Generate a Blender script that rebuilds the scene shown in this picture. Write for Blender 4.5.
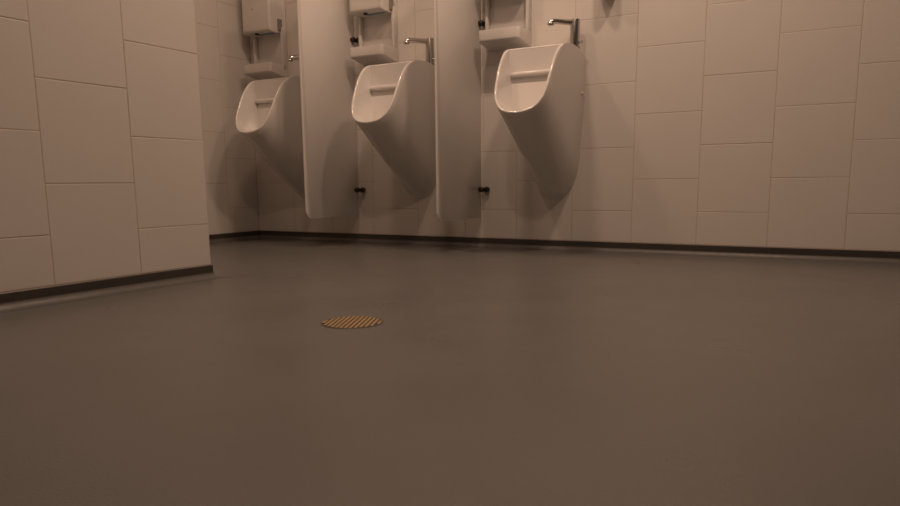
import bpy, bmesh, math, random
from mathutils import Vector, Matrix
random.seed(7)
for o in list(bpy.data.objects):
    bpy.data.objects.remove(o, do_unlink=True)
scn = bpy.context.scene
COL = scn.collection

# ------------------------------------------------------------------ camera
YAW, PITCH, ROLL = -0.5063, 0.1610, -0.0090
fw = Vector((math.sin(YAW) * math.cos(PITCH), math.cos(YAW) * math.cos(PITCH), -math.sin(PITCH)))
rt = Vector((math.cos(YAW), -math.sin(YAW), 0))
up = rt.cross(fw)
rr = rt * math.cos(ROLL) + up * math.sin(ROLL)
uu = up * math.cos(ROLL) - rt * math.sin(ROLL)
cd = bpy.data.cameras.new('camera')
cam = bpy.data.objects.new('camera', cd)
COL.objects.link(cam)
m3 = Matrix((rr, uu, -fw)).transposed()
cam.matrix_world = Matrix.Translation((3.2849, -3.3982, 0.3428)) @ m3.to_4x4()
cd.sensor_width = 36.0
cd.lens = 706.18 / 900 * 36
cd.shift_y = (297.25 - 253) / 900
cd.clip_start = 0.02
scn.camera = cam

# ------------------------------------------------------------------ world, exposure, lamps' settings
w = bpy.data.worlds.new('world')
scn.world = w
w.use_nodes = True
w.node_tree.nodes['Background'].inputs[0].default_value = (1.0, 0.72, 0.52, 1)
w.node_tree.nodes['Background'].inputs[1].default_value = 0.0
scn.view_settings.view_transform = 'Standard'
scn.view_settings.look = 'None'
scn.view_settings.gamma = 1.0
scn.view_settings.use_curve_mapping = False
scn.view_settings.exposure = 0.0
WARM = (1.0, 0.675, 0.475)
CEIL_Z = 2.52
# x, y, watts of the recessed ceiling lamps
LAMPS = [(1.20, -1.10, 6.5), (1.95, -1.10, 10.0), (2.70, -1.10, 13.0), (3.45, -1.10, 1.5), (2.50, -2.40, 9.5)]
LAMP_R = 0.09


# ------------------------------------------------------------------ materials
def srgb(r, g, b):
    f = lambda c: (c / 255 / 12.92) if c / 255 <= 0.04045 else ((c / 255 + 0.055) / 1.055) ** 2.4
    return (f(r), f(g), f(b))


def mat(name, col, rough=0.5, metal=0.0, noise=None, bump=None, rough_var=None, coat=0.0, spec=None):
    """noise=(scale, amount) colour variation; bump=(scale, strength, distance)"""
    m = bpy.data.materials.new(name)
    m.use_nodes = True
    nt = m.node_tree
    b = nt.nodes['Principled BSDF']
    b.inputs['Base Color'].default_value = (*col, 1)
    b.inputs['Roughness'].default_value = rough
    b.inputs['Metallic'].default_value = metal
    if coat:
        b.inputs['Coat Weight'].default_value = coat
        b.inputs['Coat Roughness'].default_value = 0.08
    if spec is not None:
        b.inputs['Specular IOR Level'].default_value = spec
    geo = nt.nodes.new('ShaderNodeNewGeometry')

    def tex(scale, detail=4.0):
        t = nt.nodes.new('ShaderNodeTexNoise')
        t.inputs['Scale'].default_value = scale
        t.inputs['Detail'].default_value = detail
        nt.links.new(geo.outputs['Position'], t.inputs['Vector'])
        return t
    if noise:
        t = tex(noise[0])
        r = nt.nodes.new('ShaderNodeValToRGB')
        a = noise[1]
        r.color_ramp.elements[0].position = 0.3
        r.color_ramp.elements[1].position = 0.7
        r.color_ramp.elements[0].color = (*[c * (1 - a) for c in col], 1)
        r.color_ramp.elements[1].color = (*[min(1, c * (1 + a)) for c in col], 1)
        nt.links.new(t.outputs['Fac'], r.inputs['Fac'])
        nt.links.new(r.outputs['Color'], b.inputs['Base Color'])
    if rough_var:
        t = tex(rough_var[0])
        mr = nt.nodes.new('ShaderNodeMapRange')
        mr.inputs['From Min'].default_value = 0.3
        mr.inputs['From Max'].default_value = 0.7
        mr.inputs['To Min'].default_value = rough - rough_var[1]
        mr.inputs['To Max'].default_value = rough + rough_var[1]
        nt.links.new(t.outputs['Fac'], mr.inputs['Value'])
        nt.links.new(mr.outputs['Result'], b.inputs['Roughness'])
    if bump:
        t = tex(bump[0], 3.0)
        bp = nt.nodes.new('ShaderNodeBump')
        bp.inputs['Strength'].default_value = bump[1]
        bp.inputs['Distance'].default_value = bump[2]
        nt.links.new(t.outputs['Fac'], bp.inputs['Height'])
        nt.links.new(bp.outputs['Normal'], b.inputs['Normal'])
    return m


M = {
    'tile': mat('glazed_tile', (0.70, 0.675, 0.65), 0.30, noise=(3.0, 0.015), bump=(7.0, 0.12, 0.004)),
    'grout': mat('grout', (0.56, 0.49, 0.43), 0.85, noise=(40, 0.1)),
    'plaster': mat('white_plaster', (0.72, 0.70, 0.68), 0.8, noise=(4, 0.02)),
    'paint': mat('low_bounce_taupe', (0.30, 0.285, 0.27), 0.7, noise=(4, 0.03)),  # invented tone for the unseen walls, kept dark to cut bounce light
    'floor': mat('vinyl_floor', (0.142, 0.1395, 0.136), 0.32, noise=(2.2, 0.05), bump=(260, 0.18, 0.002), rough_var=(3.0, 0.05)),
    'base': mat('dark_vinyl_cove', (0.055, 0.050, 0.046), 0.34, noise=(14, 0.12), bump=(60, 0.2, 0.002)),
    'cove': mat('vinyl_cove', (0.115, 0.111, 0.107), 0.42, noise=(9.0, 0.06), bump=(90, 0.35, 0.003), rough_var=(30.0, 0.06)),
    'porcelain': mat('white_porcelain', (0.76, 0.742, 0.725), 0.16, coat=0.4, noise=(5, 0.01)),
    'panel': mat('white_laminate', (0.78, 0.76, 0.74), 0.32, noise=(6, 0.015)),
    'plastic': mat('white_plastic', (0.68, 0.66, 0.64), 0.38, noise=(9, 0.01)),
    'grey_plastic': mat('grey_plastic', (0.24, 0.225, 0.21), 0.45, noise=(30, 0.05)),
    'dark': mat('dark_metal', (0.045, 0.038, 0.032), 0.32, metal=0.5, noise=(60, 0.1)),
    'chrome': mat('chrome', (0.56, 0.545, 0.53), 0.20, metal=1.0, noise=(50, 0.03)),
    'brass': mat('brass', (0.44, 0.315, 0.165), 0.45, metal=0.55, noise=(120, 0.12)),
    'sump': mat('dark_sump', (0.035, 0.026, 0.018), 0.7, noise=(40, 0.1)),
    'blue': mat('blue_sensor_strip', (0.20, 0.30, 0.42), 0.3, noise=(50, 0.05)),
}
lm = bpy.data.materials.new('lamp_lens')
lm.use_nodes = True
b_ = lm.node_tree.nodes['Principled BSDF']
b_.inputs['Base Color'].default_value = (0.9, 0.88, 0.84, 1)
b_.inputs['Emission Color'].default_value = (*WARM, 1)
b_.inputs['Emission Strength'].default_value = 6.0
M['lens'] = lm


# ------------------------------------------------------------------ helpers
def obj(name, me, m, parent=None, smooth=False, loc=None):
    if isinstance(me, bmesh.types.BMesh):
        d = bpy.data.meshes.new(name)
        bmesh.ops.recalc_face_normals(me, faces=me.faces)
        me.to_mesh(d)
        me.free()
        me = d
    if smooth is not None:
        for p in me.polygons:
            p.use_smooth = bool(smooth)
    if m and not me.materials:
        me.materials.append(M[m])
    o = bpy.data.objects.new(name, me)
    COL.objects.link(o)
    if parent:
        o.parent = parent
    if loc:
        o.location = loc
    return o


def smooth_angle(o, deg=35):
    me = o.data
    for p in me.polygons:
        p.use_smooth = True
    bm = bmesh.new()
    bm.from_mesh(me)
    for e in bm.edges:
        if len(e.link_faces) == 2:
            e.smooth = e.calc_face_angle(0) < math.radians(deg)
    bm.to_mesh(me)
    bm.free()
    return o


def empty(name, loc, label=None, cat=None, group=None):
    o = bpy.data.objects.new(name, None)
    COL.objects.link(o)
    o.location = loc
    o.empty_display_size = 0.1
    if label:
        tag(o, label, cat, group)
    return o


def tag(o, label, cat, group=None):
    o['label'] = label
    o['category'] = cat
    if group:
        o['group'] = group
    return o


def struct(o, label=None, cat=None):
    o['kind'] = 'structure'
    if label:
        o['label'] = label
        o['category'] = cat
    return o


def box(bm, x0, x1, y0, y1, z0, z1, bevel=0.0, seg=2, edges=None):
    r = bmesh.ops.create_cube(bm, size=1.0)
    vs = r['verts']
    for v in vs:
        v.co = Vector((x0 + (v.co.x + .5) * (x1 - x0), y0 + (v.co.y + .5) * (y1 - y0), z0 + (v.co.z + .5) * (z1 - z0)))
    if bevel > 0:
        es = list({e for v in vs for e in v.link_edges})
        if edges:
            es = [e for e in es if edges(e)]
        bmesh.ops.bevel(bm, geom=es, offset=bevel, segments=seg, profile=0.5, affect='EDGES')
    return bm


def tube(bm, pts, r, n=16, cap=True):
    pts = [Vector(p) for p in pts]
    rings = []
    ref = None
    for i, p in enumerate(pts):
        a = pts[max(i - 1, 0)]
        c = pts[min(i + 1, len(pts) - 1)]
        t = (c - a).normalized()
        if ref is None:
            ref = Vector((0, 0, 1)) if abs(t.z) < 0.9 else Vector((1, 0, 0))
        u = (ref - t * ref.dot(t)).normalized()
        ref = u
        v = t.cross(u)
        rad = r[i] if isinstance(r, (list, tuple)) else r
        rings.append([bm.verts.new(p + u * rad * math.cos(2 * math.pi * k / n) + v * rad * math.sin(2 * math.pi * k / n)) for k in range(n)])
    for a, c in zip(rings, rings[1:]):
        for k in range(n):
            bm.faces.new((a[k], a[(k + 1) % n], c[(k + 1) % n], c[k]))
    if cap:
        bm.faces.new(rings[0][::-1])
        bm.faces.new(rings[-1])
    return bm


def lathe(bm, prof, n=32, axis='z', off=(0, 0, 0)):
    off = Vector(off)
    rings = []
    for r, h in prof:
        ring = []
        for k in range(n):
            a = 2 * math.pi * k / n
            c, s = r * math.cos(a), r * math.sin(a)
            p = {'z': Vector((c, s, h)), 'x': Vector((h, c, s)), 'y': Vector((c, h, s))}[axis]
            ring.append(bm.verts.new(p + off))
        rings.append(ring)
    for a, c in zip(rings, rings[1:]):
        for k in range(n):
            bm.faces.new((a[k], a[(k + 1) % n], c[(k + 1) % n], c[k]))
    bm.faces.new(rings[0][::-1])
    bm.faces.new(rings[-1])
    return bm


def catmull(P, n):
    """resample a list of tuples as a smooth curve, n points, uniform in knot space"""
    out = []
    P = [Vector(p) for p in P]
    m = len(P) - 1
    for i in range(n):
        t = i / (n - 1) * m
        k = min(int(t), m - 1)
        f = t - k
        p0 = P[max(k - 1, 0)]
        p1, p2 = P[k], P[k + 1]
        p3 = P[min(k + 2, m)]
        out.append(0.5 * ((2 * p1) + (p2 - p0) * f + (2 * p0 - 5 * p1 + 4 * p2 - p3) * f * f + (3 * p1 - p0 - 3 * p2 + p3) * f ** 3))
    return out


# ------------------------------------------------------------------ the room
TW = 0.30            # tile module
GAP = 0.0030         # grout joint
ZB = 0.05            # top of the coved skirting
XN, YN = 1.241, -1.543   # outer corner of the projecting wall
XR, YR = 5.0, -4.7       # unseen right and rear walls
TH = 0.008

bm = bmesh.new()
box(bm, -0.15, XR + 0.15, YR - 0.15, 0.15, -0.12, 0.0)
struct(obj('floor', bm, 'floor'))
bm = bmesh.new()
box(bm, -0.15, XR + 0.15, YR - 0.15, 0.15, CEIL_Z, CEIL_Z + 0.1)
struct(obj('ceiling', bm, 'plaster'))


def wall(name, x0, x1, y0, y1, m='grout'):
    bm = bmesh.new()
    box(bm, x0, x1, y0, y1, 0.0, CEIL_Z)
    return struct(obj(name, bm, m))


wall_back = wall('wall_back', -0.15, XR + 0.15, 0.0008, 0.15)
wall_recess = wall('wall_recess', -0.15, -0.0008, YN - 0.05, 0.0008)
wall_left = wall('wall_left', -0.15, XN - 0.0008, YR - 0.15, YN)
wall('wall_right', XR, XR + 0.15, YR - 0.15, TH - 0.0015, 'paint')
wall('wall_rear', XN - TH + 0.0015, XR, YR - 0.15, YR, 'paint')

_tile_cache = {}


def tile_mesh(wd, ht):
    key = (round(wd, 4), round(ht, 4))
    if key in _tile_cache:
        return _tile_cache[key]
    a, c = wd / 2, ht / 2
    bv, bd = 0.0014, 0.0009
    # local frame: x right, z up, front is -y; body sits behind y=0
    rings = [(a, c, TH), (a, c, bd), (a - bv * .35, c - bv * .35, bd * .3), (a - bv, c - bv, 0.0)]
    vs, fs = [], []
    for (p, q, d) in rings:
        vs += [(-p, d, -q), (p, d, -q), (p, d, q), (-p, d, q)]
    for r in range(3):
        for k in range(4):
            i, j = r * 4 + k, r * 4 + (k + 1) % 4
            fs.append((i, j, j + 4, i + 4))
    fs.append((12, 13, 14, 15))
    me = bpy.data.meshes.new('tile')
    me.from_pydata(vs, [], fs)
    me.update()
    me.materials.append(M['tile'])
    _tile_cache[key] = me
    return me


def tile_wall(parent, origin, udir, cols, rotz):
    """cols: list of (u0, u1, half) along udir from origin; tiles rise from ZB"""
    ud = Vector(udir)
    for (u0, u1, half) in cols:
        z = ZB
        first = True
        while z < CEIL_Z - 0.02:
            zt = z + (TW / 2 if (half and first) else TW)
            first = False
            zt = min(zt, CEIL_Z)
            me = tile_mesh(u1 - u0 - GAP, zt - z - GAP)
            o = bpy.data.objects.new('tile', me)
            COL.objects.link(o)
            o.parent = parent
            c = Vector(origin) + ud * ((u0 + u1) / 2)
            o.location = (c.x, c.y, (z + zt) / 2)
            o.rotation_euler = (random.gauss(0, 0.0011), 0, rotz + random.gauss(0, 0.0011))
            z = zt


ncol = int(XR / TW) + 1
tile_wall(wall_back, (0, 0, 0), (1, 0, 0), [(k * TW, min((k + 1) * TW, XR), k % 2 == 1) for k in range(ncol) if k * TW < XR - .02], 0)
# recess wall faces +x ; u runs along -y from the corner
cr = [(0.0, 0.25, True)] + [(0.25 + k * TW, min(0.25 + (k + 1) * TW, -YN), k % 2 == 1) for k in range(5) if 0.25 + k * TW < -YN - .02]
tile_wall(wall_recess, (0, 0, 0), (0, -1, 0), cr, math.pi / 2)
cl = [(k * TW, (k + 1) * TW, k % 2 == 0) for k in range(10)]
tile_wall(wall_left, (XN, YN, 0), (0, -1, 0), cl, math.pi / 2)

# coved skirting, swept along the wall foot, mitred at the corners
path = [Vector((XR, 0)), Vector((0, 0)), Vector((0, YN)), Vector((XN, YN)), Vector((XN, YR))]
strip = [(-0.006, ZB - 0.0015), (0.003, ZB - 0.0015), (0.0045, ZB - 0.003), (0.0048, 0.0135), (-0.006, 0.0135)]
R = 0.026
cove = []
for k in range(11):
    a = k / 10 * math.pi / 2
    cove.append((0.0040 + R * (1 - math.cos(a)), 0.0006 + R * (1 - math.sin(a))))
cove += [(0.045, 0.0004), (0.045, -0.002), (-0.006, -0.002), (-0.006, 0.0266)]


def seg_normal(i):
    d = (path[i + 1] - path[i]).normalized()
    return Vector((-d.y, d.x))


def sweep(i, prof):
    n = seg_normal(i)
    ends = []
    for j, nb in ((i, i - 1), (i + 1, i + 1)):
        if 0 <= nb <= 3:
            n2 = seg_normal(nb)
            mv = (n + n2) / (1 + n.dot(n2))
        else:
            mv = n
        ends.append((path[j], mv))
    bm = bmesh.new()
    rings = []
    NS = 24
    for s in range(NS + 1):
        f = s / NS
        ring = []
        for (d, h) in prof:
            q = (ends[0][0] + ends[0][1] * d).lerp(ends[1][0] + ends[1][1] * d, f)
            ring.append(bm.verts.new((q.x, q.y, h)))
        rings.append(ring)
    L = len(prof)
    for a, c in zip(rings, rings[1:]):
        for k in range(L):
            bm.faces.new((a[k], a[(k + 1) % L], c[(k + 1) % L], c[k]))
    bm.faces.new(rings[0])
    bm.faces.new(rings[-1][::-1])
    return bm


for i, nm in enumerate(['baseboard_back', 'baseboard_recess', 'baseboard_return', 'baseboard_left']):
    o = smooth_angle(struct(obj(nm, sweep(i, strip), 'base')), 40)
    smooth_angle(obj('cove', sweep(i, cove), 'cove', o), 40)

# ------------------------------------------------------------------ urinals
RIM = [(.141, -.272, .950), (.140, -.297, .940), (.138, -.326, .921), (.136, -.359, .888), (.134, -.392, .840),
       (.131, -.419, .790), (.128, -.440, .748), (.118, -.459, .708), (.099, -.475, .674), (.072, -.487, .652),
       (.038, -.494, .641), (0, -.496, .637)]
WALLC = [(.146, .925), (.147, .89), (.147, .84), (.146, .77), (.143, .69), (.138, .61), (.132, .53), (.126, .45),
         (.114, .375), (.087, .310), (.048, .272), (0, .260)]
NH = 45


def urinal_mesh():
    rim_h = catmull(RIM, NH)
    wal_h = [Vector((p.x, 0, p.y)) for p in catmull([(a, b_, 0) for a, b_ in WALLC], NH)]
    full = lambda h: [Vector((-p.x, p.y, p.z)) for p in h] + [p.copy() for p in h[-2::-1]]
    rim, wal = full(rim_h), full(wal_h)
    n = len(rim)
    bm = bmesh.new()
    rows = []

    def row(pts):
        rows.append([bm.verts.new(p) for p in pts])
    NT = 16
    for t in range(NT + 1):
        f = t / NT
        pts = []
        for k in range(n):
            p = wal[k].lerp(rim[k], f)
            # gentle belly on the underside
            s = k / (n - 1)
            under = math.exp(-((s - .5) / .16) ** 2)
            p.z -= 0.010 * math.sin(math.pi * f) * under
            top = max(0.0, 1 - min(s, 1 - s) / .12)
            p.z += 0.024 * math.sin(math.pi * f) ** 0.8 * top * top
            pts.append(p)
        row(pts)
    # rolled rim: go over the lip and inwards
    th = 0.013
    cen = Vector((0, -0.30, 0.86))

    def inward(k):
        a = rim[max(k - 1, 0)]
        c = rim[min(k + 1, n - 1)]
        tan = (c - a).normalized()
        # direction of the outer surface leaving the wall
        g = (rim[k] - wal[k]).normalized()
        nrm = tan.cross(g).normalized()
        if nrm.dot(cen - rim[k]) < 0:
            nrm = -nrm
        return nrm, g
    IN = [inward(k) for k in range(n)]
    fade = lambda k: min(1.0, min(k, n - 1 - k) / 6.0)
    for (dn, dg) in ((.002, .0035), (.0065, .0050), (.011, .0035), (.013, 0.0), (.0145, -.006)):
        row([rim[k] + IN[k][0] * dn + IN[k][1] * dg * fade(k) for k in range(n)])
    edge_in = [rim[k] + IN[k][0] * .0145 - IN[k][1] * .006 * fade(k) for k in range(n)]
    # inner back curve
    ib_h = catmull([(.127, .942, 0), (.125, .915, 0), (.123, .89, 0), (.119, .86, 0), (.111, .83, 0), (.105, .79, 0), (.096, .74, 0),
                    (.084, .69, 0), (.070, .64, 0), (.052, .60, 0), (.028, .57, 0), (0, .56, 0)], NH)
    ib = full([Vector((p.x, -.288 - 0.060 * max(0, (.83 - p.y) / .27), p.y)) for p in ib_h])
    for t in range(1, 11):
        f = t / 10
        pts = []
        for k in range(n):
            p = edge_in[k].lerp(ib[k], f)
            # round the fold where side wall turns into back
            pts.append(p)
        row(pts)
    # back panel: shrink to the middle line
    for f in (.93, .6, .3, 0.02):
        row([Vector((p.x * f, p.y + .008 * (1 - f if f > .9 else .07), p.z)) for p in ib])
    for a, c in zip(rows, rows[1:]):
        for k in range(n - 1):
            bm.faces.new((a[k], a[k + 1], c[k + 1], c[k]))
    # close centre of back panel, top deck and the wall face
    last = rows[-1]
    for k in range(NH - 1):
        a, c = last[k], last[k + 1]
        d, e = last[n - 1 - k], last[n - 2 - k]
        try:
            bm.faces.new((a, c, e, d) if c is not e else (a, c, d))
        except ValueError:
            pass
    for a, c in zip(rows, rows[1:]):
        i, j = a, c
        try:
            bm.faces.new((i[0], j[0], j[-1], i[-1]))
        except ValueError:
            pass
    first = rows[0]
    for k in range(NH - 1):
        a, c = first[k], first[k + 1]
        d, e = first[n - 1 - k], first[n - 2 - k]
        try:
            bm.faces.new((a, c, e, d) if c is not e else (a, c, d))
        except ValueError:
            pass
    bmesh.ops.remove_doubles(bm, verts=bm.verts, dist=1e-5)
    # soften the deck's side edges
    return bm


def build_urinal(loc, label):
    t = empty('urinal', loc, label, 'urinal', 'urinals on the tiled wall')
    o = obj('bowl', urinal_mesh(), 'porcelain', t)
    smooth_angle(o, 50)
    bm = bmesh.new()
    box(bm, -.108, .108, -.312, -.272, .818, .840, .009, 4)
    smooth_angle(obj('ledge', bm, 'porcelain', t))
    for s in (-1, 1):
        bm = bmesh.new()
        lathe(bm, [(.009, 0), (.009, .005), (.007, .008), (.003, .009)], 16, 'x')
        c = obj('screw_cap', bm, 'plastic', t, loc=(s * .1425, -.035, .757))
        c.scale = (s, 1, 1)
        smooth_angle(c)
    return t


def copy_tree(root, loc, label):
    r = root.copy()
    COL.objects.link(r)
    r.location = loc
    r['label'] = label
    for ch in list(root.children):
        c = ch.copy()
        COL.objects.link(c)
        c.parent = r
        for g in list(ch.children):
            d = g.copy()
            COL.objects.link(d)
            d.parent = c
    return r


UX = [0.425, 1.218, 2.008]
UZ = [-.022, -.006, 0.0]      # mounting height differs a little
u0 = build_urinal((UX[2], 0, 0), 'white porcelain urinal beside the bare tiled wall, not flanked by a second panel')
copy_tree(u0, (UX[1], 0, UZ[1]), 'white porcelain urinal between the two partition panels')
copy_tree(u0, (UX[0], 0, UZ[0]), 'white porcelain urinal in the dim inner corner of the walls')

# ------------------------------------------------------------------ taps
def build_tap(loc, label):
    t = empty('tap', loc, label, 'tap', 'chrome taps above the urinals')
    bm = bmesh.new()
    lathe(bm, [(.027, 0), (.027, .004), (.024, .008), (.021, .010)], 28)
    smooth_angle(obj('base_flange', bm, 'chrome', t))
    bm = bmesh.new()
    lathe(bm, [(.0225, .008), (.0225, .128), (.0215, .132), (.018, .134)], 28)
    smooth_angle(obj('column', bm, 'chrome', t))
    bm = bmesh.new()
    d = Vector((-.075, -.075, 0)).normalized()
    pts = [d * 0.005 + Vector((0, 0, .118)), d * .06 + Vector((0, 0, .119)), d * .105 + Vector((0, 0, .119)),
           d * .116 + Vector((0, 0, .1185)), d * .1225 + Vector((0, 0, .115)), d * .1245 + Vector((0, 0, .107))]
    tube(bm, pts, [.0135, .0130, .0130, .0132, .0135, .0135], 18)
    s = smooth_angle(obj('spout', bm, 'chrome', t))
    bm = bmesh.new()
    p = d * .1245
    lathe(bm, [(.0140, .098), (.0150, .101), (.0150, .108), (.0135, .111)], 20, off=(p.x, p.y, 0))
    smooth_angle(obj('aerator', bm, 'chrome', s))
    bm = bmesh.new()
    lathe(bm, [(.006, 0), (.006, .012), (.008, .014), (.008, .02), (.005, .022)], 16, 'x', off=(.017, 0, .028))
    smooth_angle(obj('valve_screw', bm, 'chrome', t))
    return t


DZ = .962
t0 = build_tap((UX[2] + .112, -.060, DZ), 'bent chrome tap on the urinal beside the bare tiled wall')
copy_tree(t0, (UX[1] + .108, -.060, DZ + UZ[1]), 'bent chrome tap on the urinal between the two partition panels')
copy_tree(t0, (UX[0] + .112, -.060, DZ + UZ[0] - .002), 'chrome tap mostly hidden by a partition panel in the dim corner')

# ------------------------------------------------------------------ dispensers
def build_dispenser(loc, label):
    t = empty('soap_dispenser', loc, label, 'dispenser', 'white dispensers with drip trays on the wall')
    # local x 0 .. 0.205, wall at y = 0, z from the tray bottom
    bm = bmesh.new()
    box(bm, -.006, .205, -.014, 0, .0, .585, .004, 2)
    smooth_angle(obj('backplate', bm, 'plastic', t))
    for x0 in (-.010, .190):
        bm = bmesh.new()
        box(bm, x0, x0 + .015, -.042, -.012, .045, .29, .004, 2)
        smooth_angle(obj('side_rail', bm, 'plastic', t))
    # drip tray: tub with an open top
    bm = bmesh.new()
    o_ = [(0, 0), (0, -.128), (.022, -.15), (.183, -.15), (.205, -.128), (.205, 0)]
    oc = []
    for (a, b2, c2) in (((0, -.128), (0, -.15), (.022, -.15)), ((.183, -.15), (.205, -.15), (.205, -.128))):
        for k in range(7):
            f = k / 6
            p = Vector(a) * (1 - f) ** 2 + Vector(b2) * 2 * f * (1 - f) + Vector(c2) * f * f
            oc.append((p.x, p.y))
    out = [(0, -.012)] + oc + [(.205, -.012)]
    cx, cy = .1025, -.075
    lvl = [(1 - .05, .0), (1 - .012, .003), (1.0, .010), (1.0, .074), (.99, .077), (.95, .077), (.94, .074), (.92, .022)]
    rings = []
    for s, h in lvl:
        rings.append([bm.verts.new((cx + (x - cx) * s, cy + (y - cy) * s, h + (.024 * min(1, -y / .15) if h < .02 else 0))) for x, y in out])
    n = len(out)
    for a, c in zip(rings, rings[1:]):
        for k in range(n):
            bm.faces.new((a[k], a[(k + 1) % n], c[(k + 1) % n], c[k]))
    bm.faces.new(rings[0][::-1])
    bm.faces.new(rings[-1])
    smooth_angle(obj('drip_tray', bm, 'plastic', t), 40)
    # cover
    bm = bmesh.new()
    box(bm, -.012, .192, -.128, -.010, .258, .580, .022, 4, edges=lambda e: not (e.verts[0].co.y > -.02 and e.verts[1].co.y > -.02)
        and not (abs(e.verts[0].co.y - e.verts[1].co.y) > .05 and min(e.verts[0].co.z, e.verts[1].co.z) < .32))
    c = smooth_angle(obj('cover', bm, 'plastic', t), 40)
    bm = bmesh.new()
    lathe(bm, [(.009, .248), (.011, .251), (.012, .260)], 20, off=(.075, -.098, 0))
    smooth_angle(obj('nozzle', bm, 'dark', c))
    bm = bmesh.new()
    box(bm, .066, .166, -.074, -.056, .252, .2595, .002, 2)
    obj('sensor_strip', bm, 'blue', c)
    bm = bmesh.new()
    box(bm, .190, .201, -.062, -.030, .268, .335, .003, 2)
    obj('side_latch', bm, 'grey_plastic', c)
    bm = bmesh.new()
    lathe(bm, [(.005, .0), (.005, -.0015), (.0035, -.0025)], 14, 'y', off=(.075, -.128, .39))
    obj('lock_button', bm, 'chrome', c)
    return t


d0 = build_dispenser((UX[2] - .358, 0, 1.000), 'white wall dispenser with drip tray over the urinal beside bare tiled wall')
d0.scale = (1.1, 1, 1)
copy_tree(d0, (UX[1] - .352, 0, 1.000 + UZ[1]), 'white wall dispenser with drip tray over the urinal between the partition panels')
copy_tree(d0, (UX[0] - .350, 0, 0.992 + UZ[0]), 'white wall dispenser with drip tray in the dim corner of the walls')

# ------------------------------------------------------------------ partition panels
def build_partition(loc, label):
    t = empty('partition_panel', loc, label, 'partition', 'partition panels between the urinals')
    z0, z1, y0, y1, th, r = .158, 1.62, -.478, -.018, .010, .045
    pts = []
    for (cy, cz, a0) in ((y0 + r, z0 + r, math.pi), (y1 - .004, z0 + .004, 1.5 * math.pi), (y1 - .004, z1 - .004, 0), (y0 + r, z1 - r, .5 * math.pi)):
        rad = r if cy < -.2 else .004
        for k in range(9):
            a = a0 + k / 8 * math.pi / 2
            pts.append((cy + rad * math.cos(a), cz + rad * math.sin(a)))
    bm = bmesh.new()
    prof = [(-th / 2, .0015), (-th / 2 + .0015, 0), (th / 2 - .0015, 0), (th / 2, .0015)]
    cy, cz = (y0 + y1) / 2, (z0 + z1) / 2
    rings = []
    for x, ins in prof:
        sy, sz = 1 - ins / ((y1 - y0) / 2), 1 - ins / ((z1 - z0) / 2)
        rings.append([bm.verts.new((x, cy + (y - cy) * sy, cz + (z - cz) * sz)) for y, z in pts])
    n = len(pts)
    for a, c in zip(rings, rings[1:]):
        for k in range(n):
            bm.faces.new((a[k], a[(k + 1) % n], c[(k + 1) % n], c[k]))
    bm.faces.new(rings[0][::-1])
    bm.faces.new(rings[-1])
    smooth_angle(obj('panel', bm, 'panel', t), 40)
    for z in (.305, 1.137):
        # clamp: two dark knobs on a small angle plate that joins panel and wall
        bm = bmesh.new()
        box(bm, .005, .009, -.052, -.001, z - .009, z + .009, .001, 1)
        box(bm, .005, .046, -.005, -.0005, z - .009, z + .009, .001, 1)
        br = obj('wall_bracket', bm, 'dark', t)
        bm = bmesh.new()
        lathe(bm, [(.013, .008), (.0145, .011), (.0145, .021), (.012, .025), (.006, .027)], 18, 'x', off=(0, -.036, z))
        smooth_angle(obj('knob', bm, 'dark', br))
        bm = bmesh.new()
        lathe(bm, [(.013, -.004), (.0145, -.007), (.0145, -.019), (.012, -.023), (.006, -.025)], 18, 'y', off=(.034, 0, z))
        smooth_angle(obj('knob', bm, 'dark', br))
    return t


p0 = build_partition((0.8, 0, 0), 'white partition panel standing nearer the inner corner')
copy_tree(p0, (1.6, 0, 0), 'white partition panel farther from the corner, beside the fully visible urinal')

# ------------------------------------------------------------------ small fixture above the frame edge
t = empty('wall_fixture', (2.260, 0, 1.190), 'small pale wall fixture with rounded underside, high on the bare tiles', 'fixture')
bm = bmesh.new()
levels = [(.62, 0.0), (.80, .003), (.92, .009), (.98, .018), (1.0, .038), (1.0, .150), (.96, .166), (.84, .178), (.62, .185), (.30, .188)]
rings = []
for sc, h in levels:
    ring = []
    for k in range(25):
        a = math.pi + k / 24 * math.pi
        ring.append(bm.verts.new((.041 * sc * math.cos(a), -.012 + .118 * sc * math.sin(a), h)))
    rings.append(ring)
for a, c in zip(rings, rings[1:]):
    for k in range(25):
        bm.faces.new((a[k], a[(k + 1) % 25], c[(k + 1) % 25], c[k]))
bm.faces.new(rings[0][::-1])
bm.faces.new(rings[-1])
smooth_angle(obj('housing', bm, 'plastic', t), 60)
bm = bmesh.new()
box(bm, -.030, .030, -.013, 0, .018, .170, .003, 2)
obj('mounting_plate', bm, 'plastic', t)

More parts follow.
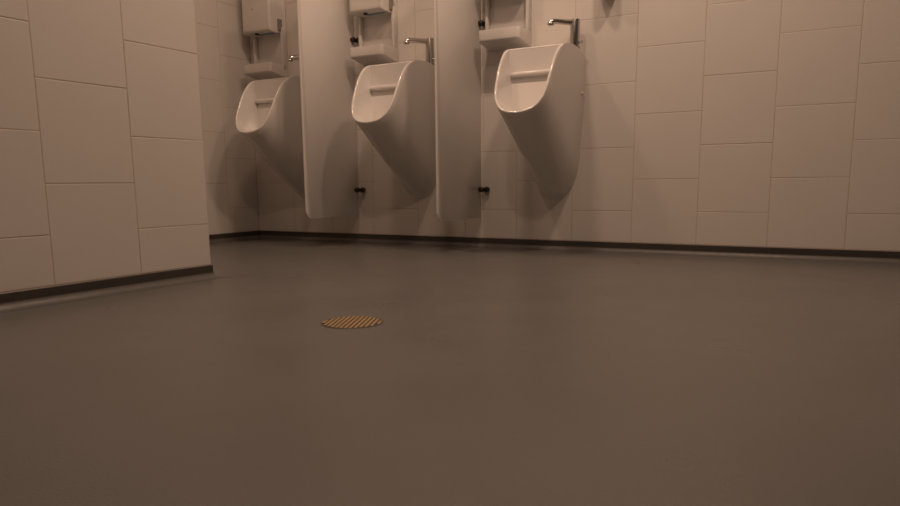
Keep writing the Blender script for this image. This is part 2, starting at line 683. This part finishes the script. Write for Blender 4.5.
# ------------------------------------------------------------------ floor drain
t = empty('floor_drain', (2.232, -2.004, 0), 'round brass floor drain with slotted grate in grey vinyl floor', 'drain')
bm = bmesh.new()
lathe(bm, [(.0765, .0002), (.0765, .0007), (.004, .0008)], 48)
obj('sump', bm, 'sump', t)
bm = bmesh.new()
n = 56
prof = [(.0752, .0004), (.0785, .0003), (.0785, .0008), (.0775, .0014), (.0762, .0014), (.0752, .0010)]
rg = [[bm.verts.new((r * math.cos(2 * math.pi * k / n), r * math.sin(2 * math.pi * k / n), h)) for k in range(n)] for r, h in prof]
for i in range(len(rg)):
    a, c = rg[i], rg[(i + 1) % len(rg)]
    for k in range(n):
        bm.faces.new((a[k], a[(k + 1) % n], c[(k + 1) % n], c[k]))
smooth_angle(obj('rim', bm, 'cove', t))
ang = math.atan2(.106, -.046)
dx, dy = math.cos(ang), math.sin(ang)
NSL = 13
pitch = .150 / NSL
for i in range(NSL):
    u = -.075 + (i + .5) * pitch
    h = math.sqrt(max(.0748 ** 2 - (abs(u) + pitch * .3) ** 2, 1e-5))
    bm = bmesh.new()
    box(bm, -h, h, -pitch * .34, pitch * .34, .0008, .0024, .0005, 1)
    s = obj('slat', bm, 'brass', t, loc=(-dy * u, dx * u, 0))
    s.rotation_euler = (0, 0, ang)

# ------------------------------------------------------------------ ceiling lamps
for i, (x, y, watt) in enumerate(LAMPS):
    t = empty('ceiling_lamp', (x, y, CEIL_Z), 'round recessed warm downlight in the white ceiling', 'lamp', 'recessed ceiling lamps')
    bm = bmesh.new()
    n = 40
    prof = [(.098, 0), (.125, 0), (.125, -.003), (.120, -.006), (.102, -.008), (.098, -.006)]
    rg = [[bm.verts.new((r * math.cos(2 * math.pi * k / n), r * math.sin(2 * math.pi * k / n), h)) for k in range(n)] for r, h in prof]
    for a_i in range(len(rg)):
        a, c = rg[a_i], rg[(a_i + 1) % len(rg)]
        for k in range(n):
            bm.faces.new((a[k], a[(k + 1) % n], c[(k + 1) % n], c[k]))
    smooth_angle(obj('trim_ring', bm, 'plastic', t))
    bm = bmesh.new()
    lathe(bm, [(.096, 0), (.096, -.004), (.08, -.005), (.004, -.005)], 32)
    obj('lens', bm, 'lens', t)
    ld = bpy.data.lights.new('lamp_light', 'AREA')
    ld.shape = 'DISK'
    ld.size = LAMP_R * 2
    ld.energy = watt
    ld.color = WARM
    lo = bpy.data.objects.new('lamp_light', ld)
    COL.objects.link(lo)
    lo.parent = t
    lo.location = (0, 0, -.012)
